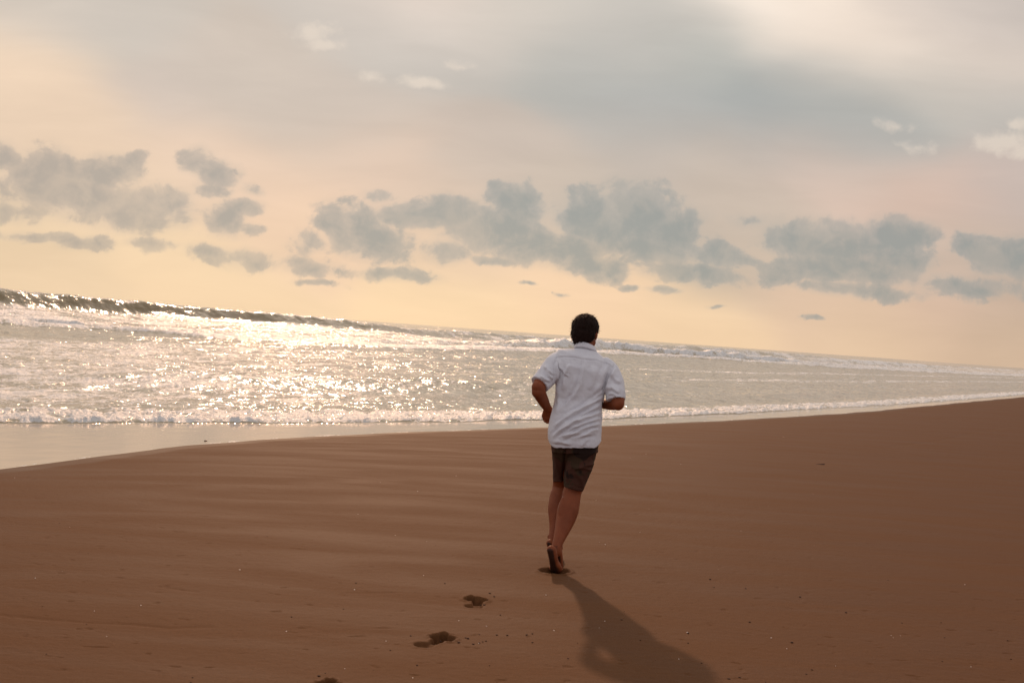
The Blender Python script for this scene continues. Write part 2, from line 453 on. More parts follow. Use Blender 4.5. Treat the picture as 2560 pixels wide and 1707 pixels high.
# ------------------------------------------------------------------ sea
def sea_z(X, Y, n, t):
    n0 = N0(t); n1 = N1(t)
    s = n - n1                       # distance beyond the foam front
    dist = np.hypot(X, Y)
    # gentle chop, crests along the shore, rising offshore
    grow = sstep(s, 0.0, 2.5)
    dn = n + 0.5 * perlin(t * 0.25, n * 0.3)
    ch = 0.034 * fbm(t * 1.5, dn * 2.6, 4, 0.55, 1.3) * grow
    ch = ch + 0.055 * fbm(t * 0.36, dn * 0.75, 3, 0.5, 7.9) * sstep(s, 1.5, 9)
    ch = ch + 0.10 * fbm(t * 0.07, dn * 0.22, 3, 0.5, 3.7) * sstep(s, 10, 30)
    far = sstep(n, 70, 130)
    ch = ch * (1 - 0.2 * sstep(dist, 300, 900))
    ch = ch + far * 0.22 * fbm(t * 0.03, dn * 0.10, 3, 0.5, 13.7)
    Z = SEA + 0.002 + ch
    foam = np.zeros_like(Z)
    # film between the sand edge and the foam front
    film = 1 - sstep(s, -0.15, 0.1)
    # --- foam front (first, small bore)
    roll = 0.055 * sstep(s, -0.03, 0.16) * (1 - 0.75 * sstep(s, 0.5, 2.4))
    lump = fbm(t * 2.2, n * 2.6, 4, 0.62, 21.0)
    lump2 = fbm(t * 7.0, n * 8.0, 3, 0.6, 25.0)
    fw = np.interp(t, [0, 15, 22, 40, 80], [2.6, 2.3, 1.5, 1.3, 1.5]) * (1 + 0.25 * perlin(t * 0.4, t * 0 + 8))
    fz = sstep(s, -0.03, 0.05) * (1 - sstep(s, fw * 0.6, fw * 1.25))
    Z = Z + roll + fz * (0.042 * lump + 0.02 * lump2)
    foam = np.maximum(foam, fz * (0.78 + 0.75 * lump + 0.35 * lump2 + 0.25 * (s < fw * 0.35)))
    # second small swell just outside the foam front, right-hand part
    w2 = np.exp(-((s - 3.6 - 0.5 * perlin(t * .15, t * 0)) / np.where(s < 3.6, 0.6, 1.4)) ** 2) * sstep(t, 22, 30) * 0.13 * (0.7 + 0.6 * perlin(t * 0.3, t * 0 + 2))
    Z = Z + w2
    w3 = np.exp(-((s - 8.0 - 1.2 * perlin(t * .09, t * 0 + 4)) / np.where(s < 8, 1.3, 2.6)) ** 2) * sstep(t, 14, 20) * (1 - sstep(t, 38, 50)) * 0.30 * (0.8 + 0.4 * perlin(t * 0.25, t * 0 + 6))
    Z = Z + w3
    # foam streaks over the shallow water, mostly to the left
    streak = fbm(t * 0.35 + 0.12 * n, n * 1.15, 5, 0.6, 31.0)
    leftness = np.interp(X / np.maximum(Y, 1), [-0.5, -0.25, -0.05, 0.1, 0.5], [0.56, 0.44, 0.12, -0.02, 0.0])
    region = sstep(s, 1.2, 4) * (1 - sstep(n, 40, 47))
    foam = np.maximum(foam, region * (leftness + 0.34 * streak + 0.16))
    # offshore thin foam lines on the right side
    for nn, wd in ((22, 1.3), (30, 1.6)):
        c = nn + 1.5 * perlin(t * 0.03, t * 0 + nn)
        foam = np.maximum(foam, np.exp(-((n - c) / wd) ** 2) * sstep(t, 34, 60) * (0.62 + 0.5 * streak))
    # --- whitewater bores: centre line, height, front, back, foam
    def bore(nc, H, wf, wb, fo, wob=0.8, sd=0.0, crest_h=0.35, foam_back=3.0):
        nonlocal Z, foam
        c = nc + wob * fbm(t * 0.12, t * 0 + sd, 3, 0.55)
        h = H * (1 + crest_h * fbm(t * 0.35, t * 0 + 4.2 + sd, 4, 0.6))
        x = n - c
        prof = np.where(x < 0, np.exp(-np.abs(x / wf) ** 2.4), np.exp(-np.abs(x / wb) ** 1.7))
        zz = h * prof
        rough = fbm(t * 0.9 + sd, n * 1.1, 4, 0.62, 41.0 + sd)
        zz = zz * (1 + 0.10 * rough * np.clip(fo, 0, 1))
        Z = Z + zz
        fm = np.where(x < 0, sstep(x, -wf * 1.25, -wf * 0.8), 1 - sstep(x, foam_back * 0.5, foam_back * 1.6))
        foam = np.maximum(foam, fm * (fo + 0.35 * rough))
    n2 = smooth_interp(t, L2)
    bore(n2 + 1.3, np.interp(t, [30, 50, 80, 95, 125, 170, 260], [0.34, 0.34, 0.32, 0.34, 0.42, 0.32, 0.26]), 1.3, 2.4, 0.9 + 0 * t, 0.6, 0.0, 0.14, 2.0)
    bore(n2 + 7.0, np.interp(t, [30, 60, 80, 100, 112, 135, 160, 260], [0.35, 0.4, 0.45, 0.8, 1.45, 1.1, 0.5, 0.35]), 1.3, 4.0,
         np.interp(t, [30, 60, 75, 95, 110, 140, 200, 300], [0.75, 0.8, 0.75, 0.65, 0.95, 0.9, 0.8, 0.75]), 1.2, 5.5, 0.16, 5.0)
    # patchy foam between
    patch = fbm(t * 0.16, n * 0.32, 4, 0.6, 51.0)
    reg = sstep(n - n2, 2, 5) * (1 - sstep(n, 82, 95))
    foam = np.maximum(foam, reg * (np.interp(X / np.maximum(Y, 1), [-0.5, -0.3, -0.15, 0.0, 0.2], [0.75, 0.62, 0.35, 0.4, 0.55]) + 0.55 * patch))
    # --- big breaker on the left: steep dark face, feathering crest
    Hb = np.interp(t, [20, 45, 56, 68, 80, 98, 110, 130, 180], [1.9, 2.2, 2.25, 2.1, 2.0, 1.72, 1.3, 0.9, 0.7])
    c = 85 + 1.2 * fbm(t * 0.06, t * 0, 2, 0.5, 3.0)
    x = n - c
    hb = Hb * (1 + 0.035 * fbm(t * 0.5, t * 0, 4, 0.6, 9.0))
    prof = np.where(x < 0, 0.62 * np.exp(-np.abs(x / 1.45) ** 2.0) + 0.38 * np.exp(-np.abs(x / 8.5) ** 2.0), np.exp(-np.abs(x / 6.0) ** 1.8))
    gro = 1 - 0.05 * (np.abs(x + 1.3) < 1.6) * (0.5 + 0.5 * fbm(t * 1.4 + 0.6 * x, x * 0.5, 3, 0.6, 61.0))
    Z = Z + hb * prof * gro
    cr = np.exp(-((x + 0.0) / 0.55) ** 2) * (0.34 + 1.1 * fbm(t * 0.22, x * 0.6, 4, 0.6, 71.0))
    spill = np.exp(-((x + 1.0) / 1.2) ** 2) * sstep(fbm(t * 0.12, t * 0, 3, 0.6, 77.0), 0.25, 0.6) * 0.95
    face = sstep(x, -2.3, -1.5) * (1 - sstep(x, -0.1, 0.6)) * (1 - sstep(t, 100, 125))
    foam = foam * (1 - 0.9 * face)
    lowf = sstep(x, -13, -8) * (1 - sstep(x, -2.3, -1.8)) * (1 - sstep(t, 110, 130))
    foam = np.maximum(foam, lowf * (0.64 + 0.5 * patch))
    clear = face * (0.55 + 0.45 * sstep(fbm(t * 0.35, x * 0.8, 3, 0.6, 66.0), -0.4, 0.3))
    foam = np.maximum(foam, np.maximum(cr, spill) + 0.15 * fbm(t * 1.2, x * 1.2, 3, .6, 81.0) * (cr > 0.2))
    # curling shoulder far right and farther breakers
    for nc, tc_, wt, H, fo in ((72, 178, 40, 1.35, 0.25), (66, 260, 70, 1.0, 0.95), (110, 165, 45, 1.1, 0.45), (130, 330, 120, 1.1, 0.8)):
        c = nc + 2.0 * fbm(t * 0.03, t * 0, 2, 0.5, nc)
        x = n - c
        en_ = np.exp(-((t - tc_) / wt) ** 4)
        h = H * en_ * (1 + 0.12 * fbm(t * 0.25, t * 0, 3, 0.6, nc + 5))
        Z = Z + h * np.where(x < 0, np.exp(-np.abs(x / 1.9) ** 2), np.exp(-np.abs(x / 5) ** 1.8))
        foam = np.maximum(foam, en_ * np.exp(-((x + 0.8) / 1.7) ** 2) * (fo + 0.6 * fbm(t * 0.2, x * 0.2, 3, 0.6, nc + 9)))
    clear = clear * (foam < 2)
    Z = Z * (1 - film) + film * (SEA + 0.003 + 0.0016 * fbm(t * 1.3, n * 2.0, 3, 0.5, 91.0))
    foam = foam * (1 - film)
    edge = np.exp(-((n - n0 + 0.00) / 0.05) ** 2) * 0.55
    foam = np.maximum(foam, edge * sstep(perlin(t * 1.7, n * 0.5), -0.6, 0.3))
    return Z, {'foam': np.clip(foam, 0, 1.5), 'film': film, 'clear': clear}

yb = [-80, -40, -20, -8, -2, 2, 5, 7.5, 9.0]
d = 1.78 * FPX / 9.6
while d > 112:
    yb.append(1.78 * FPX / d); d -= 0.95
y_ = yb[-1]
while y_ < 195:
    y_ += 0.30; yb.append(y_)
st_ = 0.3
while y_ < 40000:
    st_ *= 1.035; y_ += st_; yb.append(y_)
sea = grid_mesh('sea_water', spread(0.53, 0.00095, 4.0), np.array(yb), sea_z, keep=lambda n, t: n > N0(t) - 0.6)
tag(sea, kind='structure')

# ------------------------------------------------------------------ materials
def new_mat(name):
    m = bpy.data.materials.new(name); m.use_nodes = True
    m.node_tree.nodes.clear()
    gg = G(m.node_tree)
    out = gg.node('ShaderNodeOutputMaterial')
    return m, gg, out
def principled(gg, **kw):
    b = gg.node('ShaderNodeBsdfPrincipled')
    for k, v in kw.items():
        gg.put(b.inputs[k.replace('_', ' ')], v)
    return b

# sand
ms, gg, out = new_mat('wet_sand')
tcn = gg.node('ShaderNodeTexCoord').outputs['Object']
big = gg.noise(gg.v('MULTIPLY', tcn, (0.5, 2.2, 1)), 1.1, 5, 0.55, 0.6)
fine = gg.noise(gg.v('MULTIPLY', tcn, (1, 1, 1)), 160, 5, 0.7)
grain = gg.noise(tcn, 900, 2, 0.7)
spk = gg.ss(gg.noise(gg.v('ADD', tcn, (5, 2, 0)), 95, 2, 0.5), 0.74, 0.80)
col = gg.mix(gg.ss(big, 0.3, 0.7), (0.102, 0.0415, 0.0150), (0.116, 0.0480, 0.0172))
col = gg.mix(gg.ss(fine, 0.25, 0.75), gg.mix(1.0, col, (0.80, 0.80, 0.82), 'MULTIPLY'), gg.mix(1.0, col, (1.2, 1.19, 1.16), 'MULTIPLY'))
col = gg.mix(gg.m('MULTIPLY', spk, 0.55), col, (0.05, 0.03, 0.022))
hgt = gg.m('ADD', gg.m('MULTIPLY', fine, 0.5), gg.m('MULTIPLY', grain, 0.25))
nrm = gg.bump(hgt, 0.5, 0.004)
wet = gg.node('ShaderNodeAttribute', attribute_name='wet').outputs['Fac']
wet = gg.ss(gg.m('ADD', wet, gg.m('MULTIPLY_ADD', gg.noise(tcn, 2.2, 4, 0.6), 0.5, -0.25)), 0.45, 0.8)
col = gg.mix(gg.m('MULTIPLY', wet, 0.35), col, (0.05, 0.025, 0.014))
b = principled(gg, Base_Color=col, Roughness=gg.m('SUBTRACT', gg.ss(big, 0.3, 0.7, 0.70, 0.80), gg.m('MULTIPLY', wet, 0.10)), Normal=nrm)
gg.put(b.inputs['Specular IOR Level'], gg.m('MULTIPLY_ADD', wet, 0.04, 0.08))
gg.nt.links.new(b.outputs[0], out.inputs[0])
sand.data.materials.append(ms)

# water
mw, gg, out = new_mat('surf_water')
tcn = gg.node('ShaderNodeTexCoord').outputs['Object']
fa = gg.node('ShaderNodeAttribute', attribute_name='foam').outputs['Fac']
fi = gg.node('ShaderNodeAttribute', attribute_name='film').outputs['Fac']
# rotate into the shore frame
mp = gg.node('ShaderNodeMapping'); gg.put(mp.inputs[0], tcn)
mp.inputs['Rotation'].default_value = (0, 0, AZS)     # x = across-shore(-), y = along shore
sv = mp.outputs[0]
rip1 = gg.noise(gg.v('MULTIPLY', sv, (1.0, 0.8, 1)), 4.0, 3, 0.5, 0.3)
rip2 = gg.noise(gg.v('MULTIPLY', sv, (1.0, 0.75, 1)), 1.4, 3, 0.5, 0.2)
calm = gg.m('SUBTRACT', 1.0, fi)
hw = gg.m('ADD', gg.m('MULTIPLY', rip1, 0.055), gg.m('MULTIPLY', rip2, 0.24))
hw = gg.m('MULTIPLY', hw, gg.m('MULTIPLY_ADD', calm, 0.985, 0.015))
wind = gg.ss(gg.noise(gg.v('MULTIPLY', sv, (1.0, 0.35, 1)), 0.22, 3, 0.5, 0.4), 0.35, 0.65, 0.45, 1.15)
hw = gg.m('MULTIPLY', hw, wind)
hw = gg.m('MULTIPLY', hw, gg.m('MULTIPLY_ADD', gg.node('ShaderNodeAttribute', attribute_name='clear').outputs['Fac'], -0.55, 1.0))
nw = gg.bump(hw, 1.0, 1.0)
fn = gg.noise(gg.v('MULTIPLY', sv, (1.6, 0.7, 1)), 3.2, 8, 0.68, 0.5)
fn2 = gg.noise(sv, 22.0, 4, 0.6)
fmix = gg.m('ADD', fa, gg.m('MULTIPLY_ADD', fn, 0.9, -0.45))
fmix = gg.m('ADD', fmix, gg.m('MULTIPLY_ADD', fn2, 0.3, -0.15))
lace = gg.ss(gg.m('ABSOLUTE', gg.m('SUBTRACT', gg.noise(gg.v('MULTIPLY', sv, (1.5, 0.6, 1)), 2.6, 6, 0.62, 1.2), 0.5)), 0.0, 0.07, 1.0, 0.0)
fmix = gg.m('ADD', fmix, gg.m('MULTIPLY_ADD', lace, 0.42, -0.24))
fmask = gg.m('MULTIPLY', gg.ss(fmix, 0.42, 0.72), gg.ss(fa, 0.08, 0.25))
wcol = gg.mix(gg.ss(rip2, 0.3, 0.7), (0.38, 0.32, 0.215), (0.48, 0.41, 0.29))
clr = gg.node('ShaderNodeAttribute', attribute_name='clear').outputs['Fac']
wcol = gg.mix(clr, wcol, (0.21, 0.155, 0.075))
wcol = gg.mix(fi, wcol, (0.46, 0.36, 0.24))
wb = principled(gg, Base_Color=wcol, Roughness=gg.m('MULTIPLY_ADD', calm, -0.01, 0.11), IOR=1.34, Normal=nw)
wb.inputs['Specular IOR Level'].default_value = 0.6
fbmp = gg.bump(gg.m('ADD', gg.m('MULTIPLY', fn, 0.10), gg.m('MULTIPLY', fn2, 0.02)), 1.0, 1.0)
fb = principled(gg, Base_Color=gg.mix(gg.ss(fn, 0.3, 0.7), (0.60, 0.59, 0.56), (0.78, 0.77, 0.74)), Roughness=0.45, Normal=fbmp)
mx = gg.node('ShaderNodeMixShader')
gg.put(mx.inputs[0], fmask)
gg.nt.links.new(wb.outputs[0], mx.inputs[1]); gg.nt.links.new(fb.outputs[0], mx.inputs[2])
gg.nt.links.new(mx.outputs[0], out.inputs[0])
sea.data.materials.append(mw)


# ------------------------------------------------------------------ runner
def mesh_obj(name, verts, faces, mat=None, parent=None, smooth=True):
    me = bpy.data.meshes.new(name)
    me.from_pydata([tuple(map(float, v)) for v in verts], [], faces)
    me.update()
    if smooth:
        me.polygons.foreach_set('use_smooth', [True] * len(me.polygons))
    o = bpy.data.objects.new(name, me)
    scene.collection.objects.link(o)
    if mat: me.materials.append(mat)
    if parent:
        o.parent = parent
        o.matrix_parent_inverse = Matrix.Translation(-Vector(parent.location))
    return o

class Shape:
    """collects closed rounded solids that are fused afterwards"""
    def __init__(s):
        s.V = []; s.F = []
    def rings(s, rings, cap=True):
        n = len(rings[0]); b = len(s.V)
        for r in rings:
            s.V.extend(r)
        for i in range(len(rings) - 1):
            for j in range(n):
                a = b + i * n + j; c = b + i * n + (j + 1) % n
                s.F.append((a, c, c + n, a + n))
        if cap:
            s.F.append(tuple(b + j for j in range(n))[::-1])
            s.F.append(tuple(b + (len(rings) - 1) * n + j for j in range(n)))
    def tube(s, pts, side=(1, 0, 0), n=20, power=2.0, round0=True, round1=True):
        """pts: (P, half width along side, half depth)"""
        P = [np.array(p[0], float) for p in pts]
        # resample with a smooth curve
        k = len(P); T = np.linspace(0, k - 1, (k - 1) * 5 + 1)
        arr = np.array([[*P[i], pts[i][1], pts[i][2]] for i in range(k)])
        def cr(t):
            i = min(int(t), k - 2); f = t - i
            p0 = arr[max(i - 1, 0)]; p1 = arr[i]; p2 = arr[i + 1]; p3 = arr[min(i + 2, k - 1)]
            return 0.5 * ((2 * p1) + (-p0 + p2) * f + (2 * p0 - 5 * p1 + 4 * p2 - p3) * f * f + (-p0 + 3 * p1 - 3 * p2 + p3) * f ** 3)
        C = np.array([cr(t) for t in T])
        tan = np.gradient(C[:, :3], axis=0); tan /= np.linalg.norm(tan, axis=1)[:, None]
        rings = []
        sd = np.array(side, float)
        def ring(c, t, a, b_):
            u = sd - t * (sd @ t); u /= np.linalg.norm(u)
            v = np.cross(t, u)
            out = []
            for j in range(n):
                an = 2 * math.pi * j / n
                ca, sa = math.cos(an), math.sin(an)
                e = 2.0 / power
                out.append(c + u * a * math.copysign(abs(ca) ** e, ca) + v * b_ * math.copysign(abs(sa) ** e, sa))
            return out
        def capr(i, sgn):
            c, t, a, b_ = C[i, :3], tan[i], C[i, 3], C[i, 4]
            L = min(a, b_)
            return [ring(c + sgn * t * L * math.sin(q), t, a * math.cos(q), b_ * math.cos(q)) for q in (0.45, 0.9, 1.25, 1.48)]
        if round0: rings += capr(0, -1)[::-1]
        for i in range(len(C)):
            rings.append(ring(C[i, :3], tan[i], C[i, 3], C[i, 4]))
        if round1: rings += capr(len(C) - 1, 1)
        s.rings(rings)
    def ball(s, c, r, R=None, n=16):
        c = np.array(c, float); rings = []
        for i in range(1, n):
            th = math.pi * i / n
            ring = []
            for j in range(n * 2):
                ph = math.pi * j / n
                p = np.array([math.sin(th) * math.cos(ph) * r[0], math.sin(th) * math.sin(ph) * r[1], -math.cos(th) * r[2]])
                if R is not None: p = R @ p
                ring.append(c + p)
            rings.append(ring)
        s.rings(rings)
    def fuse(s, name, voxel, smooth=4):
        me = bpy.data.meshes.new(name + '_raw')
        me.from_pydata([tuple(map(float, v)) for v in s.V], [], s.F)
        bm = bmesh.new(); bm.from_mesh(me)
        # consistent outward faces for each solid
        bmesh.ops.recalc_face_normals(bm, faces=bm.faces)
        bm.to_mesh(me); bm.free()
        o = bpy.data.objects.new(name + '_raw', me)
        scene.collection.objects.link(o)
        r = o.modifiers.new('r', 'REMESH'); r.mode = 'VOXEL'; r.voxel_size = voxel; r.use_smooth_shade = True
        sm = o.modifiers.new('s', 'SMOOTH'); sm.factor = 0.5; sm.iterations = smooth
        dg = bpy.context.evaluated_depsgraph_get()
        dg.update()
        m2 = bpy.data.meshes.new_from_object(o.evaluated_get(dg))
        bpy.data.objects.remove(o); bpy.data.meshes.remove(me)
        m2.name = name
        return m2

def mesh_co(me):
    co = np.empty(len(me.vertices) * 3); me.vertices.foreach_get('co', co)
    no = np.empty(len(me.vertices) * 3); me.vertices.foreach_get('normal', no)
    return co.reshape(-1, 3), no.reshape(-1, 3)

def place(me, name, mat, parent):
    o = bpy.data.objects.new(name, me); scene.collection.objects.link(o)
    me.materials.clear(); me.materials.append(mat)
    me.polygons.foreach_set('use_smooth', [True] * len(me.polygons))
    o.parent = parent
    o.matrix_parent_inverse = Matrix.Translation(-Vector(parent.location))
    return o

def A(px, py, Y):
    return at(px, py, Y)
def W(px, Y=7.5):                 # photo pixels to metres at depth Y
    return px / FPX * Y

# materials
mk, gg, out = new_mat('tanned_skin')
tcn = gg.node('ShaderNodeTexCoord').outputs['Object']
sk = gg.noise(tcn, 9, 5, 0.6)
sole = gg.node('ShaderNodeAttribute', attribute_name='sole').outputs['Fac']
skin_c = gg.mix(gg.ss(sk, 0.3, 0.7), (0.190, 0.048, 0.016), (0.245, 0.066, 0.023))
skin_c = gg.mix(gg.ss(gg.m('ADD', sole, gg.m('MULTIPLY_ADD', gg.noise(tcn, 38, 4, 0.6), 1.0, -0.5)), 0.2, 1.0), skin_c, (0.040, 0.015, 0.009))  # darkens the foot: stuck wet sand and painted shade in one colour
b = principled(gg, Base_Color=skin_c, Roughness=0.55, Normal=gg.bump(gg.noise(tcn, 260, 3, 0.6), 0.25, 0.002))
b.inputs['Specular IOR Level'].default_value = 0.22
b.inputs['Subsurface Weight'].default_value = 0.08
b.inputs['Subsurface Radius'].default_value = (0.012, 0.004, 0.002)
gg.nt.links.new(b.outputs[0], out.inputs[0])

mc, gg, out = new_mat('white_cotton')
tcn = gg.node('ShaderNodeTexCoord').outputs['Object']
weave = gg.noise(tcn, 420, 2, 0.5)
wr = gg.noise(gg.v('MULTIPLY', tcn, (1, 1, 1.6)), 14, 4, 0.55, 0.6)
b = principled(gg, Base_Color=gg.mix(gg.ss(wr, 0.3, 0.7), (0.71, 0.71, 0.745), (0.76, 0.76, 0.79)), Roughness=0.85,
               Normal=gg.bump(gg.m('ADD', gg.m('MULTIPLY', wr, 1.0), gg.m('MULTIPLY', weave, 0.02)), 0.18, 0.006))
b.inputs['Specular IOR Level'].default_value = 0.15
tr = gg.node('ShaderNodeBsdfTranslucent'); gg.put(tr.inputs[0], (0.6, 0.58, 0.6, 1))
mxs = gg.node('ShaderNodeMixShader'); mxs.inputs[0].default_value = 0.10
gg.nt.links.new(b.outputs[0], mxs.inputs[1]); gg.nt.links.new(tr.outputs[0], mxs.inputs[2])
gg.nt.links.new(mxs.outputs[0], out.inputs[0])

mh, gg, out = new_mat('camouflage_cotton')
tcn = gg.node('ShaderNodeTexCoord').outputs['Object']
p1 = gg.noise(tcn, 7.0, 3, 0.5, 0.8)
p2 = gg.noise(gg.v('ADD', tcn, (4, 1, 7)), 7.0, 3, 0.5, 0.8)
c1 = gg.mix(gg.ss(p1, 0.50, 0.53), (0.064, 0.025, 0.015), (0.047, 0.026, 0.013))
c1 = gg.mix(gg.ss(p2, 0.55, 0.62), c1, (0.021, 0.011, 0.008))
b = principled(gg, Base_Color=c1, Roughness=0.85, Normal=gg.bump(gg.noise(tcn, 350, 2, 0.5), 0.3, 0.002))
b.inputs['Specular IOR Level'].default_value = 0.2
gg.nt.links.new(b.outputs[0], out.inputs[0])

mb, gg, out = new_mat('dark_hair')
tcn = gg.node('ShaderNodeTexCoord').outputs['Object']
b = principled(gg, Base_Color=(0.017, 0.007, 0.004, 1), Roughness=0.6, Normal=gg.bump(gg.noise(gg.v('MULTIPLY', tcn, (1, 1, 0.2)), 320, 3, 0.6), 0.6, 0.003))
b.inputs['Specular IOR Level'].default_value = 0.12
gg.nt.links.new(b.outputs[0], out.inputs[0])

person = bpy.data.objects.new('person', None)
person.location = tuple(on_plane(1390, 1431, 0.0))
person.empty_display_size = 0.2
scene.collection.objects.link(person)
tag(person, 'barefoot man seen from behind jogging on the sand in a white shirt and dark shorts', 'person')

YP, YT, YS, YH = 7.50, 7.55, 7.60, 7.66      # pelvis, chest, shoulders, head depths
S = Shape()
# trunk under the clothes
S.tube([(A(1437, 1100, YP), .135, .090), (A(1438, 1050, YP+.01), .125, .088), (A(1442, 990, YT+.01), .115, .082), (A(1452, 940, YT+.03), .130, .085), (A(1459, 912, YS+.02), .120, .060), (A(1462, 892, YS+.02), .060, .045)])
# neck
S.tube([(A(1461, 892, YS), .062, .062), (A(1462, 870, YS + .02), .055, .058), (A(1463, 845, YS + .05), .055, .06)])
# head (front = away from the camera, turned slightly to his right)
yaw = math.radians(-24); tilt = math.radians(-8)
Rz = np.array([[math.cos(yaw), -math.sin(yaw), 0], [math.sin(yaw), math.cos(yaw), 0], [0, 0, 1]])
Rx = np.array([[1, 0, 0], [0, math.cos(tilt), -math.sin(tilt)], [0, math.sin(tilt), math.cos(tilt)]])
RH = Rz @ Rx
HC = A(1463, 829, YH)
def H(x, y, z): return HC + RH @ np.array([x, y, z])
S.ball(H(0, 0.0, 0.015), (.076, .096, .092), RH)
S.ball(H(0, 0.045, -0.045), (.058, .055, .065), RH)
S.ball(H(0, 0.075, -0.090), (.028, .026, .022), RH)            # chin
for sx in (-1, 1):
    S.ball(H(sx * .046, 0.035, -0.062), (.022, .040, .030), RH)   # jaw
    S.ball(H(sx * .036, 0.072, -0.028), (.020, .018, .016), RH)   # cheek
    S.ball(H(sx * .031, 0.084, 0.004), (.015, .012, .008), RH)    # lids
    S.ball(H(sx * .030, 0.089, 0.020), (.019, .010, .005), RH)    # brow
    S.ball(H(sx * .080, 0.004, -0.018), (.008, .017, .030), RH)   # ear
    S.ball(H(sx * .079, 0.006, -0.043), (.006, .009, .011), RH)   # ear lobe
    S.ball(H(sx * .010, 0.104, -0.032), (.008, .009, .006), RH)   # nostril wing
S.tube([(H(0, .093, .008), .008, .008), (H(0, .106, -.014), .009, .010), (H(0, .112, -.028), .010, .010)], side=(1, 0, 0), n=12)
S.ball(H(0, 0.094, -0.052), (.020, .008, .005), RH)
S.ball(H(0, 0.092, -0.062), (.017, .008, .006), RH)

# his left arm: elbow out and back, forearm forward and down
el = A(1342, 985, 7.44)
S.tube([(A(1390, 912, YS+.01), .046, .046), (A(1365, 935, 7.53), .052, .050), (A(1350, 962, 7.47), .046, .044), (A(1345, 980, 7.44), .043, .043)])
S.tube([(A(1345, 968, 7.44), .044, .044), (A(1350, 985, 7.46), .043, .043), (A(1358, 1001, 7.52), .038, .038), (A(1365, 1014, 7.58), .031, .030), (A(1370, 1022, 7.61), .030, .026)])
# left hand hanging, fingers loosely curled
S.tube([(A(1369, 1018, 7.61), .026, .021), (A(1370, 1028, 7.63), .034, .018), (A(1367, 1040, 7.65), .036, .017), (A(1366, 1044, 7.65), .034, .016)], power=2.4)
for i, (dx_, ln_) in enumerate(((-8.5, 12), (-3.2, 15), (2.2, 15.5), (7.2, 13))):
    x0 = 1367 + dx_; r = .0088 - .0005 * (i == 0)
    S.tube([(A(x0, 1041, 7.65), r + .001, r + .001), (A(x0 + 0.5, 1041 + ln_ * .5, 7.665), r, r), (A(x0 + 2.0, 1041 + ln_ * .85, 7.655), r * .95, r * .95), (A(x0 + 3.6, 1041 + ln_ * 1.05, 7.635), r * .85, r * .85)], n=12)
S.tube([(A(1377, 1021, 7.62), .012, .012), (A(1381, 1030, 7.66), .0105, .0105), (A(1381, 1039, 7.69), .0095, .0095), (A(1379, 1045, 7.70), .008, .008)], n=12)

# his right arm: upper arm down, forearm folded forward across the body
S.tube([(A(1524, 925, YS+.01), .046, .046), (A(1541, 960, 7.54), .050, .050), (A(1545, 990, 7.48), .045, .045), (A(1545, 1011, 7.46), .041, .040)])
S.tube([(A(1546, 1008, 7.46), .040, .040), (A(1533, 1011, 7.52), .038, .040), (A(1513, 1010, 7.62), .034, .036), (A(1494, 1006, 7.70), .027, .029), (A(1484, 1003, 7.73), .025, .022)], side=(0, 0, 1))
S.tube([(A(1486, 1003, 7.73), .025, .018), (A(1474, 1000, 7.76), .034, .016), (A(1463, 998, 7.77), .034, .015)], side=(0, 0, 1), power=2.4)
for i, (dz_, ln_) in enumerate(((-10, 13), (-3.5, 15), (3, 15), (9, 12))):
    y0 = 999 + dz_; r = .0088
    S.tube([(A(1465, y0, 7.77), r + .001, r + .001), (A(1465 - ln_ * .55, y0, 7.775), r, r), (A(1465 - ln_ * .85, y0 + 1, 7.755), r * .95, r * .95), (A(1465 - ln_ * .7, y0 + 2, 7.735), r * .85, r * .85)], n=12, side=(0, 0, 1))
S.tube([(A(1480, 992, 7.74), .012, .012), (A(1472, 984, 7.745), .0105, .0105), (A(1464, 981, 7.745), .0095, .0095)], n=12, side=(0, 0, 1))

# trailing right leg, on the ball of the foot
S.tube([(A(1455, 1095, YP), .095, .095), (A(1452, 1150, 7.50), .083, .085), (A(1441, 1200, 7.51), .066, .070), (A(1431, 1228, 7.51), .062, .064), (A(1427, 1250, 7.50), .0635, .068),
        (A(1420, 1275, 7.48), .0705, .074), (A(1413.5, 1300, 7.45), .063, .066), (A(1405, 1325, 7.41), .050, .054), (A(1397, 1348, 7.37), .038, .044), (A(1392, 1366, 7.345), .032, .040), (A(1390, 1378, 7.34), .034, .040)], n=28)
S.tube([(A(1411, 1250, 7.47), .026, .022), (A(1408, 1272, 7.44), .031, .026), (A(1406, 1296, 7.42), .024, .022)])     # inner calf muscle
S.ball(A(1404, 1369, 7.36), (.010, .012, .013)); S.ball(A(1380, 1374, 7.33), (.009, .012, .012))
# foot: heel high, sole towards us
fs = (1, 0, 0.12)
S.tube([(A(1379, 1376, 7.285), .030, .030), (A(1382, 1390, 7.30), .029, .034), (A(1385, 1404, 7.325), .031, .032), (A(1389, 1417, 7.35), .038, .026), (A(1391, 1425, 7.39), .042, .018)], side=fs, n=24)
S.ball(A(1378.5, 1374, 7.28), (.030, .026, .030))
S.tube([(A(1395, 1372, 7.35), .026, .030), (A(1398, 1392, 7.38), .024, .030), (A(1397, 1410, 7.40), .030, .024), (A(1394, 1422, 7.42), .036, .016)], side=fs)
for i, (x_, r, L) in enumerate(((1378, .0135, .050), (1385, .0098, .050), (1391, .0092, .045), (1397, .0088, .038), (1402.5, .0085, .030))):
    p = A(x_, 1427, 7.40); p[2] = 0.0 + r - .006
    S.tube([(p + np.array([0, -.02, .006]), r * 1.15, r * 1.1), (p + np.array([0, L * .5, .004]), r, r), (p + np.array([0, L, -.002]), r * 1.05, r * .9)], n=12)

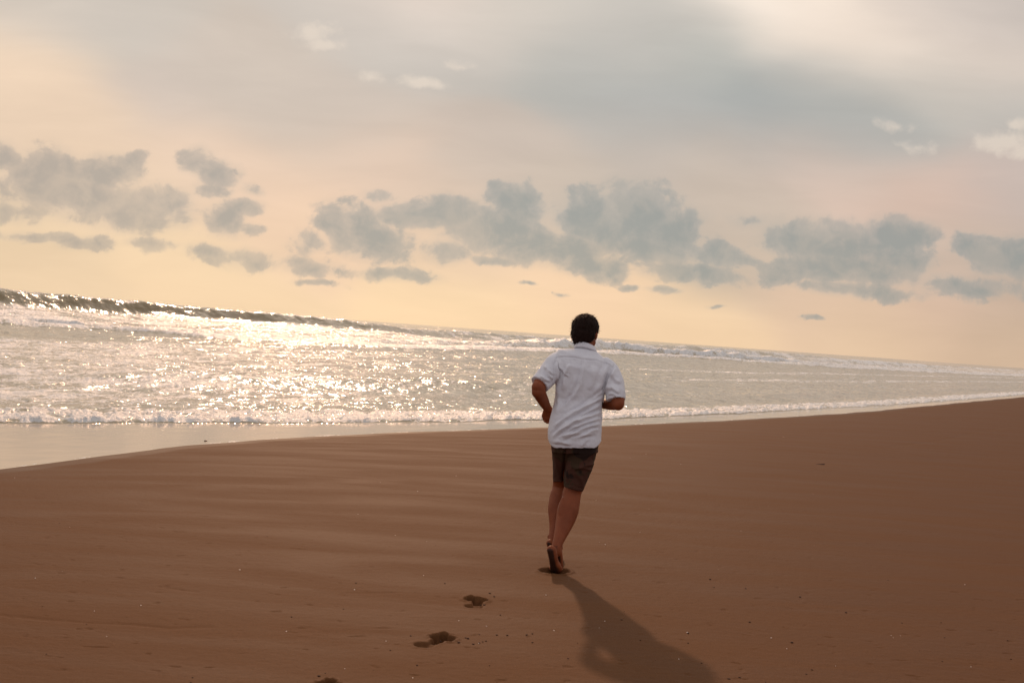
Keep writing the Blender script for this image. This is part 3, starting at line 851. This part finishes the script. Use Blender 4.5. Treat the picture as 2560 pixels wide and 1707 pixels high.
# left leg swinging through, farther away
S.tube([(A(1415, 1095, YP), .092, .095), (A(1412, 1150, 7.60), .078, .082), (A(1405, 1195, 7.70), .062, .068), (A(1402, 1218, 7.72), .056, .060), (A(1396, 1242, 7.70), .060, .066),
        (A(1393.5, 1268, 7.67), .064, .070), (A(1392, 1292, 7.64), .057, .062), (A(1389, 1315, 7.61), .043, .048), (A(1384, 1336, 7.58), .032, .038), (A(1381, 1350, 7.565), .031, .038)], n=28)
S.tube([(A(1376, 1360, 7.52), .024, .026), (A(1379, 1364, 7.56), .029, .034), (A(1384, 1368, 7.63), .031, .030), (A(1389, 1372, 7.69), .038, .022), (A(1392, 1374, 7.74), .040, .016)], side=(1, 0, 0.1), n=24)
S.ball(A(1375, 1357, 7.515), (.026, .026, .026)); S.ball(A(1372.5, 1340, 7.57), (.010, .012, .013))
for i, (x_, r, L) in enumerate(((1401, .0130, .050), (1394, .0095, .050), (1388.5, .0090, .045), (1383, .0086, .038), (1378.5, .0084, .030))):
    S.tube([(A(x_, 1375, 7.73), r * 1.1, r * 1.1), (A(x_, 1376, 7.755 + L * .4), r, r), (A(x_, 1378, 7.75 + L), r, r * .9)], n=12)
body_me = S.fuse('body', 0.0042, 5)
co, no = mesh_co(body_me)
# small muscle and tendon relief
rel = 0.0012 * fbm(co[:, 0] * 14 + co[:, 1] * 9, co[:, 2] * 8, 3, 0.5, 3.0)
co = co + no * rel[:, None]
body_me.vertices.foreach_set('co', co.ravel()); body_me.update()
sdir = np.array([-0.38, -0.80, -0.46])  # back- and left-facing foot skin gets wet sand plus painted-in shade
sole_sand_shade = sstep(no @ sdir, 0.35, 0.95) * 1.1 * (co[:, 2] < 0.175) * (co[:, 1] < 7.50)
at_ = body_me.attributes.new('sole', 'FLOAT', 'POINT'); at_.data.foreach_set('value', sole_sand_shade.astype(np.float32))
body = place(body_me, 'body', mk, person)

# ---------------- shirt
def px_of(P):                      # world point -> photo pixel
    d = P - np.array([0, 0, CAMZ])
    z = d @ Fv
    return 1280 + FPX * (d @ Rc) / z, 853.5 - FPX * (d @ Uc) / z
T = Shape()
def torso_ring(xl, xr, y, Y, dep, power=2.3, tl=0.0):
    c = A((xl + xr) / 2, y, Y); a = W((xr - xl) / 2, Y)
    out = []
    for j in range(48):
        an = 2 * math.pi * j / 48; ca, sa = math.cos(an), math.sin(an); e = 2 / power
        x = math.copysign(abs(ca) ** e, ca); yv = math.copysign(abs(sa) ** e, sa)
        out.append(c + np.array([a * x, dep * yv, -tl * a * x]))
    return out
rr = [torso_ring(1376, 1502, 1122, YP - .01, .125, 2.4, .0),
      torso_ring(1370.5, 1503, 1104, YP - .01, .132, 2.4, .0), torso_ring(1369, 1503.5, 1082, YP, .134, 2.4, .03),
      torso_ring(1373, 1504, 1058, YP, .132, 2.3, .05), torso_ring(1380, 1506, 1030, YP + .02, .126, 2.3, .06), torso_ring(1387, 1509, 1000, YT, .122, 2.3, .06),
      torso_ring(1388, 1513, 970, YT + .01, .128, 2.4, .08), torso_ring(1388, 1519, 945, YT + .02, .132, 2.4, .12), torso_ring(1386, 1528, 922, YT + .03, .130, 2.4, .16),
      torso_ring(1385, 1537, 906, YS, .122, 2.4, .20), torso_ring(1396, 1530, 893, YS, .106, 2.3, .22), torso_ring(1422, 1508, 881, YS + .01, .082, 2.1, .16), torso_ring(1438, 1489, 873, YS + .015, .066, 2.0, .05), torso_ring(1441, 1486, 867, YS + .022, .060, 2.0, .03)]
T.rings(rr)
# sleeves
T.tube([(A(1404, 903, YS), .052, .075), (A(1390, 912, 7.575), .066, .078), (A(1375, 930, 7.54), .074, .076), (A(1358, 951, 7.50), .070, .070), (A(1349, 961, 7.48), .068, .066)], side=(1, 0, 0.9), round1=False, n=32)
T.tube([(A(1512, 914, YS), .058, .078), (A(1524, 930, 7.58), .066, .080), (A(1534, 955, 7.54), .067, .074), (A(1538, 980, 7.50), .066, .068), (A(1540, 1000, 7.48), .064, .064)], side=(1, 0, 0.2), round1=False, n=32)
sh_me = T.fuse('shirt', 0.0045, 5)
co, no = mesh_co(sh_me)
PX, PY = px_of(co)
back = np.clip(-no[:, 1] * 1.4, 0, 1)
def polyd(PX, PY, pts):
    d = np.full(PX.shape, 1e9); tt = np.zeros(PX.shape); sg = np.zeros(PX.shape)
    tot = 0; acc = []
    for p, q in zip(pts[:-1], pts[1:]): acc.append(tot); tot += math.hypot(q[0] - p[0], q[1] - p[1])
    for (p, q), a0 in zip(zip(pts[:-1], pts[1:]), acc):
        L = math.hypot(q[0] - p[0], q[1] - p[1]); ux, uy = (q[0] - p[0]) / L, (q[1] - p[1]) / L
        u = np.clip((PX - p[0]) * ux + (PY - p[1]) * uy, 0, L)
        dx_, dy_ = PX - p[0] - u * ux, PY - p[1] - u * uy
        dd = np.hypot(dx_, dy_); m = dd < d
        d[m] = dd[m]; tt[m] = (a0 + u[m]) / tot; sg[m] = np.sign(dx_[m] * -uy + dy_[m] * ux)
    return d, tt, sg
FOLDS = [  # photo-pixel lines, width px, height m
    ([(1508, 990), (1480, 1008), (1440, 1030), (1405, 1052), (1385, 1066)], 4.0, .011),
    ([(1506, 1004), (1486, 1020), (1450, 1040), (1415, 1058), (1392, 1074)], 3.6, .009),
    ([(1503, 1030), (1478, 1040), (1440, 1052), (1412, 1068), (1380, 1092)], 4.0, .011),
    ([(1503, 1044), (1470, 1054), (1435, 1068), (1395, 1096)], 3.0, .008),
    ([(1502, 1058), (1470, 1066), (1440, 1080), (1405, 1090)], 3.2, .008),
    ([(1500, 1072), (1478, 1076), (1450, 1092), (1425, 1096)], 3.0, .006),
    ([(1462, 900), (1456, 930), (1450, 960), (1438, 985), (1420, 1005), (1398, 1030)], 4.0, .008),
    ([(1508, 975), (1490, 992), (1462, 1012), (1430, 1030), (1400, 1046)], 3.4, .007),
    ([(1395, 898), (1402, 920), (1414, 935), (1422, 912)], 3.4, .008),
    ([(1422, 908), (1420, 925), (1412, 945), (1408, 975)], 4.5, .006),
    ([(1391, 905), (1393, 930), (1391, 955)], 3.5, .010),
    ([(1386, 955), (1394, 985), (1396, 1010), (1388, 1035)], 4.0, .007),
    ([(1536, 918), (1526, 945), (1516, 970), (1511, 984)], 3.6, .012),
    ([(1522, 905), (1510, 930), (1500, 960), (1486, 985)], 5.0, .007),
    ([(1400, 1098), (1430, 1086), (1465, 1088), (1490, 1082)], 4.0, .005),
    ([(1452, 1118), (1462, 1104), (1470, 1096)], 4.0, .004),
    ([(1380, 1106), (1405, 1104), (1430, 1112)], 3.5, .004),
    ([(1367, 925), (1372, 940), (1384, 950)], 3.4, .008),
    ([(1350, 940), (1362, 950), (1378, 952)], 3.0, .007),
    ([(1360, 915), (1374, 930), (1386, 938)], 3.0, .006),
    ([(1518, 975), (1530, 970), (1548, 985)], 3.4, .007),
    ([(1520, 985), (1535, 985), (1552, 1000)], 3.0, .006),
    ([(1528, 935), (1538, 950), (1552, 958)], 4.0, .006),
    ([(1437, 940), (1432, 970), (1425, 990)], 6.0, .004),
    ([(1484, 915), (1482, 945), (1472, 975)], 7.0, .004),
]
disp = np.zeros(len(co))
for pts, w, h in FOLDS:
    d, tt, sg = polyd(PX + 1.5 * perlin(PX / 18, PY / 18), PY + 1.5 * perlin(PX / 18 + 9, PY / 18), pts)
    env = np.clip(np.minimum(tt, 1 - tt) * 5, 0, 1) ** 0.7
    ww = np.where(sg > 0, w * 0.8, w * 1.7)
    h = h * 1.6
    disp += back * env * h * np.exp(-(d / ww) ** 2)
    disp -= back * env * h * 0.45 * np.exp(-((d - w * 1.9) / w) ** 2) * (sg > 0)
# yoke seam, back pleat
d, tt, sg = polyd(PX, PY, [(1392, 893), (1410, 891.5), (1438, 893), (1458, 898), (1490, 900), (1515, 908), (1536, 920)])
disp += back * (0.0022 * (sg < 0) * np.exp(-(d / 9) ** 2) - 0.0035 * np.exp(-((d - .5) / 1.3) ** 2))
for off in (-2.2, 2.6):
    d, tt, sg = polyd(PX, PY, [(1458 + off, 899), (1457 + off, 920), (1452 + off, 945)])
    disp += back * 0.004 * np.exp(-(d / 1.2) ** 2) * (1 - tt)
# arm-hole seams
for pts in ([(1393, 886), (1388, 905), (1390, 930), (1390, 956)], [(1538, 908), (1531, 925), (1522, 950), (1514, 985)]):
    d, tt, sg = polyd(PX, PY, pts)
    disp -= back * 0.006 * np.exp(-(d / 1.8) ** 2)
# sleeve hems
for pts in ([(1329, 951), (1345, 958), (1367, 963), (1380, 957)], [(1512, 990), (1535, 1001), (1563, 1001)]):
    d, tt, sg = polyd(PX, PY, pts)
    disp -= 0.0022 * np.exp(-(d / 1.3) ** 2)
disp += 0.0022 * fbm(co[:, 0] * 9 + co[:, 2] * 7, co[:, 2] * 12 + co[:, 1] * 8, 4, 0.5, 5.0) + 0.0006 * perlin(co[:, 0] * 60 + co[:, 1] * 30, co[:, 2] * 60)
co = co + no * disp[:, None]
sh_me.vertices.foreach_set('co', co.ravel()); sh_me.update()
# cut the openings: hem curve and sleeve ends
bm = bmesh.new(); bm.from_mesh(sh_me)
co, no = mesh_co(sh_me)
PX, PY = px_of(co)
hemy = 1120.5 - 22 * np.clip((np.abs(PX - 1437) - 46) / 22, 0, 1) ** 2.2 - 0.0 * PX
kill = (PY > hemy) & (co[:, 0] > A(1300, 1100, YP)[0]) & (PY > 1060)
def behind_plane(P, N): return ((co - P) @ N) > 0
ln_ = A(1349, 961, 7.48) - A(1358, 951, 7.50); ln_ /= np.linalg.norm(ln_)
# left sleeve end plane
kl = behind_plane(A(1348, 961, 7.48), ln_) & (PX < 1392) & (PY > 930) & (PY < 990)
rn_ = A(1540, 1000, 7.48) - A(1538, 980, 7.50); rn_ /= np.linalg.norm(rn_)
kr = behind_plane(A(1540, 1001, 7.48), rn_) & (PX > 1505) & (PY > 980) & (PY < 1040)
kill = kill | kl | kr
bm.verts.ensure_lookup_table()
bmesh.ops.delete(bm, geom=[bm.verts[i] for i in np.nonzero(kill)[0]], context='VERTS')
# smooth the cut borders
for _ in range(4):
    bv = [v for v in bm.verts if v.is_boundary]
    new = {}
    for v in bv:
        nb = [e.other_vert(v) for e in v.link_edges if e.is_boundary]
        if len(nb) == 2: new[v] = v.co * 0.5 + (nb[0].co + nb[1].co) * 0.25
    for v, c_ in new.items(): v.co = c_
bm.to_mesh(sh_me); bm.free()
shirt = place(sh_me, 'shirt', mc, person)
so = shirt.modifiers.new('thick', 'SOLIDIFY'); so.thickness = 0.003; so.offset = -1

# collar: a folded band standing round the neck
cl = Shape()
def cring(xl, xr, y, Y, dep, dip):
    c = A((xl + xr) / 2, y, Y); a = W((xr - xl) / 2, Y); out = []
    for j in range(40):
        an = 2 * math.pi * j / 40
        out.append(c + np.array([a * math.cos(an), dep * math.sin(an), dip * math.sin(an) - .012 * math.cos(an)]))
    return out
rg = [cring(1440, 1484, 863.5, YS + .03, .064, -.016), cring(1438.5, 1486, 861.5, YS + .03, .067, -.016), cring(1437, 1488, 863, YS + .03, .070, -.016),
      cring(1434.5, 1491.5, 871, YS + .025, .075, -.018), cring(1433.5, 1493, 876.5, YS + .02, .078, -.020), cring(1436, 1491, 877.5, YS + .02, .075, -.020), cring(1438, 1489, 872, YS + .02, .070, -.02)]
cl.rings(rg, cap=False)
collar = mesh_obj('collar', cl.V, cl.F, mc)
collar.parent = shirt
collar.matrix_parent_inverse = Matrix.Identity(4)

# ---------------- shorts
K = Shape()
K.tube([(A(1437, 1085, YP), .160, .115), (A(1437, 1110, YP), .158, .118), (A(1437, 1130, YP), .152, .115)], n=40, power=2.3, round0=False, round1=False)
K.tube([(A(1458, 1110, YP), .098, .105), (A(1452, 1140, 7.50), .096, .104), (A(1446, 1170, 7.50), .090, .098), (A(1438, 1200, 7.505), .076, .090), (A(1432, 1222, 7.505), .066, .084)], n=36, round1=False, side=(1, 0, 0.15))
K.tube([(A(1411, 1110, YP), .088, .100), (A(1410, 1140, 7.57), .078, .098), (A(1407, 1170, 7.65), .068, .092), (A(1405, 1205, 7.70), .060, .086)], n=36, round1=False, side=(1, 0, 0))
K_me = K.fuse('shorts', 0.0045, 5)
co, no = mesh_co(K_me); PX, PY = px_of(co)
disp = 0.004 * fbm(co[:, 0] * 6, co[:, 2] * 9 + co[:, 1] * 4, 4, 0.55, 2.0)
for pts, w, h in (([(1494, 1128), (1470, 1138), (1440, 1140)], 4, .005), ([(1486, 1160), (1462, 1163), (1440, 1172)], 4, .010), ([(1480, 1176), (1460, 1170), (1432, 1166)], 4, .007),
                  ([(1411, 1120), (1410, 1160), (1409, 1205)], 3.2, -.020), ([(1418, 1130), (1422, 1160), (1415, 1200)], 5, .005), ([(1440, 1185), (1455, 1200), (1458, 1222)], 5, .006),
                  ([(1385, 1130), (1392, 1170), (1400, 1190)], 4, .005), ([(1408, 1212), (1430, 1212), (1455, 1221)], 1.4, -.003), ([(1391, 1198), (1408, 1200)], 1.4, -.003)):
    d, tt, sg = polyd(PX, PY, pts)
    disp += np.clip(-no[:, 1] * 1.5, 0, 1) * h * np.exp(-(d / w) ** 2)
co = co + no * disp[:, None]
K_me.vertices.foreach_set('co', co.ravel()); K_me.update()
bm = bmesh.new(); bm.from_mesh(K_me); bm.verts.ensure_lookup_table()
kn = A(1432, 1222, 7.505) - A(1438, 1200, 7.505); kn /= np.linalg.norm(kn)
kill = (((co - A(1432, 1221, 7.505)) @ kn > -0.001) & (PX > 1380)) & (co[:, 1] < 7.62) & (PY > 1205)
kill |= (PY > 1205) & (PX < 1412) & (co[:, 1] > 7.60)
bmesh.ops.delete(bm, geom=[bm.verts[i] for i in np.nonzero(kill)[0]], context='VERTS')
bm.to_mesh(K_me); bm.free()
shorts = place(K_me, 'shorts', mh, person)
so = shorts.modifiers.new('thick', 'SOLIDIFY'); so.thickness = 0.003; so.offset = -1

# ---------------- hair
hr = Shape()
hr.ball(H(0, -0.006, 0.026), (.089, .108, .094), RH)
hr.ball(H(0, -0.040, -0.020), (.082, .070, .080), RH)
hr.ball(H(0, -0.035, -0.066), (.062, .052, .056), RH)
hr.ball(H(-.01, 0.03, 0.062), (.075, .070, .058), RH)
for sx in (-1, 1):
    hr.ball(H(sx * .062, 0.004, 0.000), (.022, .030, .040), RH)
hme = hr.fuse('hair', 0.0042, 3)
co, no = mesh_co(hme)
L = (co - HC) @ RH                # local coordinates
keep_h = ~((L[:, 1] > 0.055) & (L[:, 2] < 0.045))
disp = 0.0050 * fbm(L[:, 0] * 60 + L[:, 1] * 35, L[:, 2] * 30 + L[:, 1] * 40, 4, 0.6, 8.0)
co = co + no * disp[:, None]
hme.vertices.foreach_set('co', co.ravel()); hme.update()
# strands: thin tapered blades lying along the head with loose tips
r2 = np.random.RandomState(3)
sel = r2.choice(np.nonzero(keep_h)[0], 5200)
SV, SF = [], []
crown = np.array([0.01, -0.05, 0.12])
for i in sel:
    p = co[i]; nn = no[i]; l = L[i]
    out_l = l - crown; out_l[2] -= 0.05
    dr = RH @ out_l; dr -= nn * (dr @ nn) * 0.95
    dr = dr / (np.linalg.norm(dr) + 1e-9) + r2.normal(0, .35, 3)
    lift = 0.10 + 0.55 * r2.rand() * (1.4 if l[2] > 0.03 and l[0] < -0.03 else 0.6)
    dr = dr + nn * lift; dr /= np.linalg.norm(dr)
    ln_h = r2.uniform(.014, .032)
    sdv = np.cross(dr, nn); sdv /= (np.linalg.norm(sdv) + 1e-9)
    w_ = 0.0012
    b0 = len(SV); p0 = p - nn * 0.003
    SV += [p0 - sdv * w_, p0 + sdv * w_, p0 + dr * ln_h * .6 + sdv * w_ * .7, p0 + dr * ln_h * .6 - sdv * w_ * .7, p0 + dr * ln_h - nn * 0.002]
    SF += [(b0, b0 + 1, b0 + 2, b0 + 3), (b0 + 3, b0 + 2, b0 + 4)]
bm = bmesh.new(); bm.from_mesh(hme)
off = len(bm.verts)
vs = [bm.verts.new(tuple(map(float, v))) for v in SV]
for f in SF: bm.faces.new([vs[k] for k in f])
bm.to_mesh(hme); bm.free()
hair = place(hme, 'hair', mb, person)

# ------------------------------------------------------------------ small things on the sand
dgz = bpy.context.evaluated_depsgraph_get()
sco = np.empty(len(sand.data.vertices) * 3, np.float32); sand.data.vertices.foreach_get('co', sco); sco = sco.reshape(-1, 3)
def ground_at(x, y):
    m = (np.abs(sco[:, 0] - x) < 0.25) & (np.abs(sco[:, 1] - y) < 0.25)
    c = sco[m]
    return float(c[np.argmin((c[:, 0] - x) ** 2 + (c[:, 1] - y) ** 2), 2])
near_sand = sco[(np.hypot(sco[:, 0], sco[:, 1]) < 16) & (np.abs(sco[:, 0]) < 8) & (sco[:, 1] > 4)]
def sand_pt(px, py):
    p = on_plane(px, py, 0.0)
    for _ in range(3):
        d2 = (near_sand[:, 0] - p[0]) ** 2 + (near_sand[:, 1] - p[1]) ** 2
        z = float(near_sand[np.argmin(d2), 2]); p = on_plane(px, py, z)
    return p
r3 = np.random.RandomState(11)
def lump_into(V, F, c, r, flat=0.6):
    b0 = len(V); n, m = 6, 4
    for i in range(1, m):
        th = math.pi * i / m
        for j in range(n):
            ph = 2 * math.pi * j / n
            k = r * r3.uniform(.75, 1.25)
            V.append((c[0] + k * math.sin(th) * math.cos(ph), c[1] + k * math.sin(th) * math.sin(ph), c[2] + flat * k * math.cos(th)))
    for i in range(m - 2):
        for j in range(n):
            a = b0 + i * n + j; b_ = b0 + i * n + (j + 1) % n
            F.append((a, a + n, b_ + n, b_))
    F.append(tuple(b0 + j for j in range(n))); F.append(tuple(b0 + (m - 2) * n + j for j in range(n))[::-1])
# crumbs of wet sand kicked up beside the prints
mcl, gg, out = new_mat('damp_sand_crumbs')
b = principled(gg, Base_Color=gg.mix(gg.noise(gg.node('ShaderNodeTexCoord').outputs['Object'], 80, 2), (0.028, 0.012, 0.007), (0.06, 0.026, 0.014)), Roughness=0.8)
b.inputs['Specular IOR Level'].default_value = 0.15
gg.nt.links.new(b.outputs[0], out.inputs[0])
V, F = [], []
SPOTS = [(1225, 1483, .010), (1236, 1491, .008), (1220, 1498, .005), (1203, 1513, .010), (1211, 1512, .010), (1170, 1596, .009), (1164, 1594, .006), (1147, 1606, .009), (1198, 1586, .006), (1183, 1610, .008), (1199, 1607, .006),
         (1207, 1604, .006), (1215, 1602, .007), (1242, 1587, .007), (1268, 1588, .008), (1316, 1587, .006), (1331, 1606, .006), (1251, 1537, .007), (797, 1690, .009), (890, 1457, .006), (1112, 1458, .006), (1331, 1584, .007),
         (1720, 1583, .009), (1317, 1586, .006), (1331, 1605, .006), (1822, 1697, .009), (1849, 1693, .007), (1554, 1549, .008), (1601, 1600, .006), (729, 1542, .006), (1720, 1607, .006), (2115, 1531, .009), (1775, 1448, .009),
         (2000, 1492, .010), (1874, 1555, .008), (1980, 1606, .010), (2030, 1674, .007), (1043, 1663, .007), (976, 1625, .006), (1027, 1589, .006), (2220, 1450, .006), (1785, 1468, .006), (1864, 1471, .007), (2353, 1556, .006), (2255, 1557, .006)]
for x, y, r in SPOTS:
    r *= .8; p = sand_pt(x, y); lump_into(V, F, p + np.array([0, 0, r * .2]), r)
for _ in range(80):
    x, y = r3.uniform(0, 2560), 1707 - 560 * r3.rand() ** 1.5
    if y < 1240: continue
    p = sand_pt(x, y); r = .0018 + .0035 * r3.rand() ** 3; lump_into(V, F, p + np.array([0, 0, r * .2]), r)
o = mesh_obj('sand_crumbs', V, F, mcl); tag(o, 'dark crumbs of wet sand scattered over the beach around the footprints', 'sand crumbs', kind='stuff')
# bits of shell
msh, gg, out = new_mat('pale_shell')
b = principled(gg, Base_Color=(0.78, 0.66, 0.55, 1), Roughness=0.35)
gg.nt.links.new(b.outputs[0], out.inputs[0])
V, F = [], []
for x, y, r in [(886, 1474, .006), (1059, 1438, .004), (1147, 1551, .004), (1216, 1565, .005), (716, 1578, .005), (965, 1602, .004), (1385, 1576, .004), (1032, 1694, .004), (862, 1671, .003), (352, 1513, .005), (236, 1527, .004), (1513, 1361, .006), (1718, 1581, .006),
                (1928, 1594, .005), (1384, 1575, .004), (1365, 1487, .005), (1044, 1228, .006), (1140, 1189, .005), (895, 1285, .005), (988, 1338, .004), (1615, 1135, .006), (1575, 1144, .005), (1702, 1160, .005), (600, 1424, .005), (598, 1424, .004), (88, 1445, .005), (2412, 1461, .005),
                (1600, 1330, .004), (1490, 1250, .004), (1958, 1092, .007), (1512, 1552, .004), (1697, 1647, .004), (1967, 1621, .004)]:
    r *= .75; p = sand_pt(x, y); lump_into(V, F, p + np.array([0, 0, r * .4]), r, .5)
for _ in range(25):
    x, y = r3.uniform(0, 2560), r3.uniform(1150, 1707)
    p = sand_pt(x, y); r = r3.uniform(.0014, .003); lump_into(V, F, p + np.array([0, 0, r * .4]), r, .5)
o = mesh_obj('shell_fragments', V, F, msh); tag(o, 'tiny pale bits of shell sprinkled over the brown sand', 'shell fragments', kind='stuff')
# one pebble lying in the thin film of water, one stick on the open sand
def rock(name, c, rx, ry, rz, mat):
    V, F = [], []
    n, m = 14, 8
    for i in range(m + 1):
        th = math.pi * i / m
        for j in range(n):
            ph = 2 * math.pi * j / n
            v = np.array([math.sin(th) * math.cos(ph), math.sin(th) * math.sin(ph), math.cos(th)])
            k = 1 + .28 * float(perlin(v[0] * 1.7 + 3, v[1] * 1.7 + v[2] * 2.1))
            V.append(c + v * k * np.array([rx, ry, rz]))
    for i in range(m):
        for j in range(n):
            a = i * n + j; b_ = i * n + (j + 1) % n
            F.append((a, a + n, b_ + n, b_))
    return mesh_obj(name, V, F, mat)
mp_, gg, out = new_mat('wet_stone')
b = principled(gg, Base_Color=gg.mix(gg.noise(gg.node('ShaderNodeTexCoord').outputs['Object'], 40, 4), (0.12, 0.07, 0.05), (0.22, 0.14, 0.10)), Roughness=0.4)
gg.nt.links.new(b.outputs[0], out.inputs[0])
p = on_plane(514, 1103, SEA)
tag(rock('pebble', p + np.array([0, 0, .008]),   .020, .017, .010, mp_), 'small brown pebble alone in the shallow film of water left of the runner', 'pebble')
mt, gg, out = new_mat('driftwood')
b = principled(gg, Base_Color=gg.mix(gg.noise(gg.node('ShaderNodeTexCoord').outputs['Object'], 60, 4), (0.035, 0.016, 0.010), (0.07, 0.035, 0.02)), Roughness=0.8)
gg.nt.links.new(b.outputs[0], out.inputs[0])
a_, b2 = on_plane(2038, 1161.5, 0.0), on_plane(2060, 1162, 0.0)
tw = Shape()
tw.tube([(a_ + [0, 0, .004], .004, .004), (a_ * .6 + b2 * .4 + [0, .01, .008], .005, .005), (a_ * .25 + b2 * .75 + [0, -.01, .010], .007, .007), (b2 + [0, 0, .012], .009, .008)], side=(0, 0, 1), n=10)
tag(mesh_obj('twig', tw.V, tw.F, mt), 'thin dark twig lying on the open sand right of the runner', 'twig')
